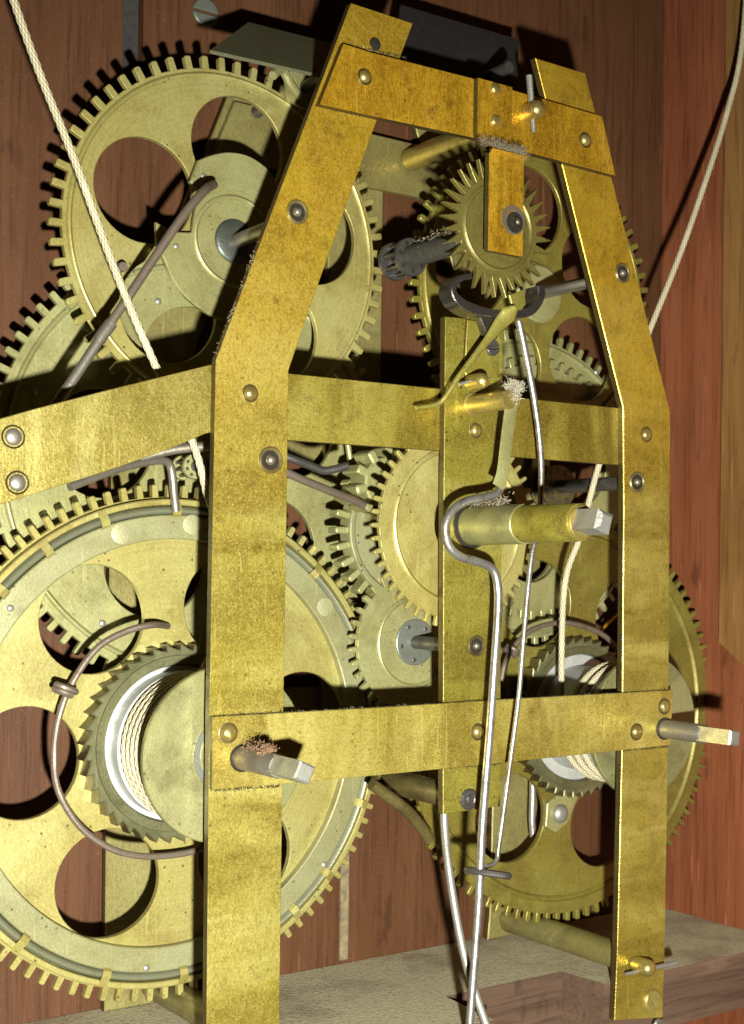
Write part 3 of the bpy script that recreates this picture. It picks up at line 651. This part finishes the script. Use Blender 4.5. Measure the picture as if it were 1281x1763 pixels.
# wide pinion above
wx, wz = XZ(662, 832, 1.075)
wp = thing('wide_pinion', (wx, 1.075, wz), 'wide pinion with thick teeth above the broad gear', 'pinion')
mb = MB(); mb.plate(gear_loop(wx, wz, 10, .0330, .0235, 122, .42, .54), 1.070, 1.0965, .0016).build('pinion_body', 'wheelg', wp)
# ---- lantern pinions
def lantern(px, py, Y, rpx, depth, label, n, arb, mat, pin='steeld', back=None):
    c = P(px, py, Y); r = rpx*c.dot(fw)/F
    t = thing('lantern_pinion', tuple(c), label, 'pinion', 'lantern pinions')
    for yy in (Y, Y+depth):
        MB().lathe([(r*.96, yy-.0005), (r, yy+.0006), (r, yy+.0035), (r*.96, yy+.0045)], c.x, c.z, 36).build('shroud', mat, t)
    for k in range(n):
        an = 2*math.pi*k/n+.3; x, z = c.x+r*.74*math.cos(an), c.z+r*.74*math.sin(an)
        MB().lathe([(r*.13, Y-.0012), (r*.13, Y+depth+.003)], x, z, 10).build('trundle', pin, t)
    MB().lathe([(arb, Y+depth+.002), (arb, Y-.002)], c.x, c.z, 16).build('core', pin, t)
    return t, c
t, c = lantern(336, 803, 1.098, 22, .022, 'lantern pinion beside the left post above the great wheel', 8, .0045, 'wheelg')
t, c = lantern(963, 838, 1.115, 38, .018, 'lantern pinion on a grey arbor behind the right post', 10, .005, 'dirtybrass')
MB().lathe([(.0070, 1.115), (.0070, 1.009)], *XZ(1097, 830, 1.0), 20).build('arbor', 'steeld', t)
t, c = lantern(709, 442, 1.075, 33, .026, 'oily black lantern pinion with a dusty arbor near the upper left wheel', 7, .006, 'steeld', 'oil')
MB().lathe([(.0104, 1.074), (.0098, 1.03), (.0092, .995), (.004, .99)], c.x, c.z, 24).build('arbor', 'dusty', t)
PIN_ = c.copy()
# ---- escape wheel
ex, ez, YE = .7665, .3040, .9850
ew = thing('escape_wheel', (ex, YE, ez), 'spiky brass escape wheel behind the hanging cock tab', 'gear wheel')
l = []
for i in range(32):
    a = math.radians(154.5)+2*math.pi*i/32; p = 2*math.pi/32
    for q, r in ((-.46, .0442), (-.22, .0495), (-.03, .0615), (.03, .0614), (.14, .0510), (.30, .0442)): l.append((ex+r*math.cos(a+(q+.12*(r > .05))*p), ez+r*math.sin(a+(q+.12*(r > .05))*p)))
mb = MB().plate(l, YE, YE+.0050, .0004); ridge(mb, ex, ez, .0345, .0400, YE, .0026, 80); mb.build('wheel_disc', 'escape', ew)
MB().lathe([(.012, YE+.001), (.012, YE-.004), (.005, YE-.005), (.0045, YTAB+.0055)], ex, ez, 24).build('collet', 'dirtybrass', ew)
MB().lathe([(.0055, YE+.002), (.0055, YBK-.02)], ex, ez, 16).build('arbor', 'steeld', ew)
# ---- anchor
out = [(813, 470), (800, 472), (788, 478), (779, 490), (779, 507), (790, 525), (815, 540), (847, 546), (885, 548), (915, 544), (932, 527), (940, 505), (935, 490)]
inn = [(927, 492), (926, 508), (918, 522), (905, 530), (882, 535), (850, 532), (828, 527), (802, 516), (788, 503), (787, 494), (794, 486), (803, 481), (813, 480)]
o2 = [(v.x, v.y) for v in smooth_path([(*p, 0) for p in out], 3)]; i2 = [(v.x, v.y) for v in smooth_path([(*p, 0) for p in inn], 3)]
q = P(860, 545, .9700)
an = thing('anchor', tuple(q), 'dark steel anchor strip curled under the escape wheel', 'clock part')
MB().plate(poly(o2+i2, .9700), .9700, .9890, .0008).build('pallet_strip', 'anchor', an)
MB().plate(poly([(826, 543), (838, 575), (848, 584), (858, 576), (872, 546)], .9762), .9762, .9840, .0008).build('anchor_stem', 'oil', an)
MB().plate(poly([(877, 508), (903, 498), (906, 524), (898, 534), (884, 532)], .9695), .9695, .9720, .0006).build('brass_tongue', 'wheelr', an)
MB().lathe([(.0052, .985), (.0052, .996)], *XZ(850, 575, .985), 14).build('pallet_arbor', 'steeld', an)
a_, b_ = P(932, 505, 1.10), P(1040, 481, 1.01)
# ---- brass pointed lever
path = [(888, 529), (876, 541), (862, 556), (838, 587), (810, 622), (785, 655), (768, 682), (752, 696), (716, 702)]
wd = [.0030, .0078, .0066, .0038, .0027, .0025, .0024, .0023, .0016]
pts = [P(x, y, .962+.026*i/8) for i, (x, y) in enumerate(path)]
sp = smooth_path(pts, 5); rr = []
for i in range(len(sp)):
    t_ = i/5; k = min(int(t_), 7); f_ = t_-k; w_ = wd[k]*(1-f_)+wd[k+1]*f_; rr.append((w_, .0018+.0004*(i > 15)))
lv = MB().tube(sp, rr, 14, flat=(.7, 0, -.7)).build('beat_lever', 'wheelr', None, tuple(pts[4])); tag(lv, 'slanting brass lever with a spoon head hooked over the centre strip', 'lever')
# ---- crutch wire
cp_ = [(893, 553, .980), (905, 610, .980), (920, 690, .980), (929, 760, .980), (932, 820, .980), (928, 900, .979), (915, 960, .977), (903, 1080, .974), (893, 1200, .972), (880, 1300, .970), (868, 1390, .968), (858, 1462, .966), (856, 1478, .965), (848, 1488, .964), (836, 1492, .960)]
cr = thing('crutch', tuple(P(893, 553, .98)), 'thin bright crutch wire ending in a loop round the pendulum rod', 'wire')
MB().tube(smooth_path([P(*p) for p in cp_], 6), [.0033-.0011*min(1, i/50) for i in range(6*14+1)], 12).build('wire', 'steelb', cr)
c = P(838, 1501, .955); mb = MB()
loop = [c+RT*(.0165*math.cos(a)+.001)+Vector((0, 1, 0))*(.010*math.sin(a))+UP*(.0025*math.cos(a+2.8)-.001) for a in [2*math.pi*i/28*1.02 for i in range(29)]]
mb.tube(loop, .0032, 10).build('loop', 'steeld', cr)
# ---- pendulum suspension: stud, ribbon, rod
rod_y = .955
ss = thing('suspension', tuple(P(850, 695, .98)), 'shiny brass stud on the centre strip with frayed thread at its tip', 'stud')
c = P(812, 697, 1.0)
MB().lathe([(.0108, 1.0), (.0108, .997), (.0086, .9965), (.0084, .947), (.0074, .9455)], c.x, c.z, 28).build('stud', 'shiny', ss)
pr_ = thing('pendulum_rod', tuple(P(850, 1000, rod_y)), 'bright pendulum rod with flat spring bent round the centre tube', 'pendulum')
rb = [P(x, y, rod_y-.004) for x, y in ((886, 668), (880, 700), (872, 760), (866, 812), (858, 838))]
MB().tube(smooth_path(rb, 5), [(.0066, .0007)]*21, 8, flat=(1, 0, 0)).build('flat_spring', 'wheelg', pr_)
rp = [(862, 800), (864, 830), (858, 848), (838, 856), (805, 862), (780, 878), (767, 905), (772, 938), (792, 958), (825, 968), (848, 980), (857, 1010), (857, 1060), (851, 1150), (844, 1250), (836, 1350), (830, 1430), (826, 1520), (822, 1590), (815, 1680), (806, 1800), (800, 1880)]
rp3 = [P(x, y, rod_y) for x, y in rp]; nn = 6*(len(rp)-1)+1
rads = [.0026+.0012*min(1, i/18) if i < 60 else .0038-.0002*min(1, (i-60)/40) for i in range(nn)]
MB().tube(smooth_path(rp3, 6), rads, 14).build('rod', 'steelb', pr_)
# ---- lower grey rod
lr = [(764, 1380, 1.035), (766, 1430, 1.03), (772, 1490, 1.02), (786, 1580, 1.005), (803, 1660, .99), (822, 1720, .975), (845, 1785, .96), (870, 1850, .95)]
o = MB().tube(smooth_path([P(*p) for p in lr], 6), .0037, 14).build('hammer_rod', 'steelg', None, tuple(P(772, 1490, 1.02))); tag(o, 'smooth grey rod bending down from behind the foot of the centre strip', 'rod')
# ---- steel levers
o = thing('strike_lever', tuple(P(215, 520, 1.065)), 'long rusty steel lever crossing the upper left wheel', 'lever')
MB().tube(smooth_path([P(*p) for p in ((368, 318, 1.088), (352, 328, 1.07), (318, 368, 1.065), (265, 445, 1.065), (215, 520, 1.065), (178, 574, 1.065))], 6), .0038, 12).build('upper_wire', 'rust', o)
MB().tube([P(192, 556, 1.065), P(176, 577, 1.065), P(170, 586, 1.065)], .0050, 14).build('ferrule', 'steel', o)
MB().tube(smooth_path([P(*p) for p in ((175, 579, 1.065), (140, 632, 1.065), (100, 692, 1.065), (70, 740, 1.065))], 6), .0040, 12).build('lower_wire', 'steel', o)
def wire(name, pts, rad, mat, label, cat='lever'):
    o = MB().tube(smooth_path([P(*p) for p in pts], 6), rad, 12).build(name, mat, None, tuple(P(*pts[len(pts)//2]))); return tag(o, label, cat)
wire('lifting_wire', [(120, 838, 1.07), (200, 808, 1.085), (255, 795, 1.095), (280, 793, 1.10), (292, 800, 1.103), (297, 822, 1.105), (300, 855, 1.106), (303, 880, 1.108)], .0036, 'steel', 'steel wire bent down onto the rim of the left great wheel')
wire('detent_wire', [(240, 788, 1.09), (300, 774, 1.085), (360, 768, 1.08), (420, 764, 1.075)], .0042, 'steel', 'steel wire lying behind the left post below the side arm')
wire('warning_lever', [(400, 750, 1.06), (495, 787, 1.05), (530, 800, 1.05), (556, 810, 1.05), (575, 808, 1.048), (597, 802, 1.046)], .0036, 'steeld', 'dark steel lever with bent tip right of the left post')
wire('locking_lever', [(400, 765, 1.05), (497, 815, 1.05), (560, 842, 1.06), (610, 862, 1.07), (652, 884, 1.08)], .0036, 'rust', 'dark straight lever reaching from the left post to the centre wheel')
wire('spring_wire', [(597, 755, 1.12), (602, 785, 1.12), (607, 812, 1.12), (612, 840, 1.12)], .0029, 'wheelg', 'pale upright wire below the middle bar left of the centre wheel', 'wire')
wire('drop_rod', [(917, 1330, 1.17), (917, 1370, 1.17), (916, 1412, 1.17), (918, 1440, 1.17)], .0036, 'steelg', 'short grey rod seen through a hole of the right great wheel', 'rod')
wire('gathering_arm', [(640, 1350, 1.07), (670, 1372, 1.07), (700, 1395, 1.07), (722, 1420, 1.08), (740, 1445, 1.09)], .0055, 'dirtybrass', 'dark oily arm between the two great wheels under the lower bar')
wire('pallet_pin', [(932, 504, 1.085), (975, 494, 1.05), (1040, 480, 1.012)], .0042, 'steel', 'grey arbor running from the anchor to the right post', 'arbor')
wire('copper_wire', [(1030, 1090, 1.15), (1060, 1060, 1.15), (1085, 1035, 1.15)], .0018, 'amber', 'thin copper wire behind the right post above the right drum', 'wire')
# ---- fly vanes
def vane(pts, label, mat, th=.003):
    c = sum((Vector(p) for p in pts), Vector())/len(pts)
    n = (Vector(pts[1])-Vector(pts[0])).cross(Vector(pts[-1])-Vector(pts[0])).normalized()
    if n.y < 0: n = -n
    mb = MB(); k = len(pts); mb.v = [tuple(p) for p in pts]+[tuple(Vector(p)+n*th) for p in pts]
    mb.f = [tuple(range(k)), tuple(range(k, 2*k))]+[(i, (i+1) % k, k+(i+1) % k, k+i) for i in range(k)]
    return mb, c
fv = thing('fly', tuple(P(500, 90, 1.09)), 'dull grey green fly vane above the upper left wheel', 'fly vane', 'fly vanes')
mb, c = vane([P(362, 86, 1.06), P(428, 38, 1.13), P(640, 92, 1.13), P(640, 150, 1.06), P(545, 127, 1.06)], '', 'fly'); mb.build('vane', 'fly', fv)
c = P(525, 150, 1.10); MB().lathe([(.019, 1.10), (.019, 1.104), (.012, 1.106), (.012, 1.12)], c.x, c.z, 32).build('collar', 'wheelg', fv)
MB().lathe([(.0055, 1.03), (.0055, 1.19)], c.x, c.z, 16).build('arbor', 'steeld', fv)
MB().tube(smooth_path([P(470, 130, 1.08), P(485, 120, 1.085), P(500, 145, 1.09), P(515, 165, 1.095)], 5), .004, 8).build('friction_spring', 'wheelg', fv)
fv = thing('fly', tuple(P(790, 90, 1.10)), 'dark grey fly vane behind the top bar', 'fly vane', 'fly vanes')
mb, c = vane([P(680, 120, 1.06), P(690, 8, 1.13), P(893, 68, 1.13), P(890, 190, 1.06)], '', 'flyd'); mb.build('vane', 'flyd', fv)
c = P(800, 150, 1.10); MB().lathe([(.0055, 1.03), (.0055, 1.19)], c.x, c.z, 16).build('arbor', 'steeld', fv)
# ================================================================== FIBRES AND DIRT
def crumbs(name, segs, n, size, mat, label, spread):
    mb = MB(); R_ = random.Random(len(name)*7)
    for i in range(n):
        a, b = R_.choice(segs); p = Vector(a).lerp(Vector(b), R_.random())+Vector((R_.gauss(0, spread), R_.gauss(0, spread*.4), R_.gauss(0, spread)))
        q = size*R_.uniform(.3, 1.2); k = len(mb.v)
        mb.v += [tuple(p+Vector(d)*q*R_.uniform(.5, 1.2)) for d in ((1, 0, 0), (-1, 0, 0), (0, 1, 0), (0, -1, 0), (0, 0, 1), (0, 0, -1))]
        mb.f += [tuple(k+t for t in f) for f in ((0, 2, 4), (2, 1, 4), (1, 3, 4), (3, 0, 4), (2, 0, 5), (1, 2, 5), (3, 1, 5), (0, 3, 5))]
    o = mb.build(name, mat, smooth=10); tag(o, label, 'dust' if mat == 'dust' else 'debris', kind='stuff'); return o
def fibres(name, seeds, n, ln, rad, mat, label, spread):
    mb = MB(); R_ = random.Random(hash(name) % 1000 if False else len(name)*13)
    for i in range(n):
        s_ = R_.choice(seeds); k = R_.random(); a, b = Vector(s_[0]), Vector(s_[1]); p = a.lerp(b, k)
        p += Vector((R_.gauss(0, spread), R_.gauss(0, spread), R_.gauss(0, spread)))
        d = Vector((R_.gauss(0, 1), R_.gauss(0, 1), R_.gauss(0, 1))).normalized(); pts = [p]
        for j in range(4):
            d = (d+Vector((R_.gauss(0, .6), R_.gauss(0, .6), R_.gauss(0, .6)))).normalized(); pts.append(pts[-1]+d*ln*R_.uniform(.15, .35))
        mb.tube(pts, rad*R_.uniform(.6, 1.3), 3)
    o = mb.build(name, mat); tag(o, label, 'dust' if mat == 'dust' else 'thread' if mat == 'thread' else 'debris', kind='stuff'); return o
fibres('dust_fluff', [(P(372, 622, 1.002), P(440, 440, 1.002)), (P(372, 622, 1.004), P(405, 530, 1.004)), (P(372, 622, 1.004), P(450, 410, 1.004))], 300, .0035, .00022, 'dust', 'grey dust fluff along the slanted edge of the left post', .0007)
fibres('cobweb', [(P(830, 242, .972), P(905, 268, .966)), (P(850, 250, .97), P(900, 262, .965))], 1500, .0034, .00012, 'dust', 'grey cobweb dust under the bend of the hanging cock', .0022)
fibres('frayed_thread', [(P(872, 664, .949), P(898, 668, .946)), (P(886, 660, .945), P(888, 688, .945))], 600, .0050, .00016, 'thread', 'frayed grey thread at the tip of the brass stud', .0018)
a_ = Vector((ax, .985, az+.0098)); b_ = Vector((ax, .948, az+.0098))
crumbs('swarf', [(a_, b_), (b_, b_+Vector((0, .012, 0)))], 1500, .0008, 'debris', 'rusty crumbs lying on top of the left winding arbor', .0026)
fibres('swarf_hairs', [(a_, b_)], 70, .005, .0003, 'debris', 'fine hairs among the rusty crumbs on the left winding arbor', .0024)
for nm, sg in (('seam_dirt', [(P(368, 1361, .9985), P(485, 1353, .9985)), (P(368, 1234, .9985), P(489, 1227, .9985)), (P(553, 181, .9985), P(640, 201, .9985)), (P(592, 76, .9985), P(700, 100, .9985)), (P(1073, 1292, .9985), P(1150, 1285, .9985)), (P(1075, 1194, .9985), P(1152, 1188, .9985)), (P(966, 279, .9985), P(1058, 303, .9985)), (P(764, 1322, .9985), P(862, 1314, .9985)), (P(764, 1211, .9985), P(862, 1204, .9985)), (P(371, 640, 1.006), P(368, 742, 1.006))]),):
    crumbs(nm, sg, 3000, .00055, 'oil', 'black dirt packed along the seams where bars cross the posts', .0007)
a_ = P(800, 872, 1.0)
fibres('arbor_dust', [(Vector((PIN_.x, 1.07, PIN_.z+.008)), Vector((PIN_.x, .995, PIN_.z+.007)))], 700, .003, .00025, 'dust', 'grey dust caked on the dark arbor beside the escape wheel', .0034)
fibres('pipe_dust', [(Vector((hp['_o'][0]+.002, .995, cz_+.0185)), Vector((hp['_o'][0]+.002, .95, cz_+.0185)))], 420, .0035, .00035, 'dust', 'grey dust lying on the brass tube of the centre strip', .0035)
fibres('bar_dust', [(P(368, 1233, .996), P(1155, 1188, .996)), (P(368, 1233, .998), P(760, 1212, .998))], 300, .0018, .00014, 'dust', 'thin dust along the top edge of the lower bar', .0004)
# ================================================================== to metres
for me in bpy.data.meshes: me.transform(Matrix.Scale(S, 4))
for ob in sc.objects:
    if ob.type in ('MESH', 'EMPTY'): ob.location = ob.location*S
    if '_o' in ob: del ob['_o']
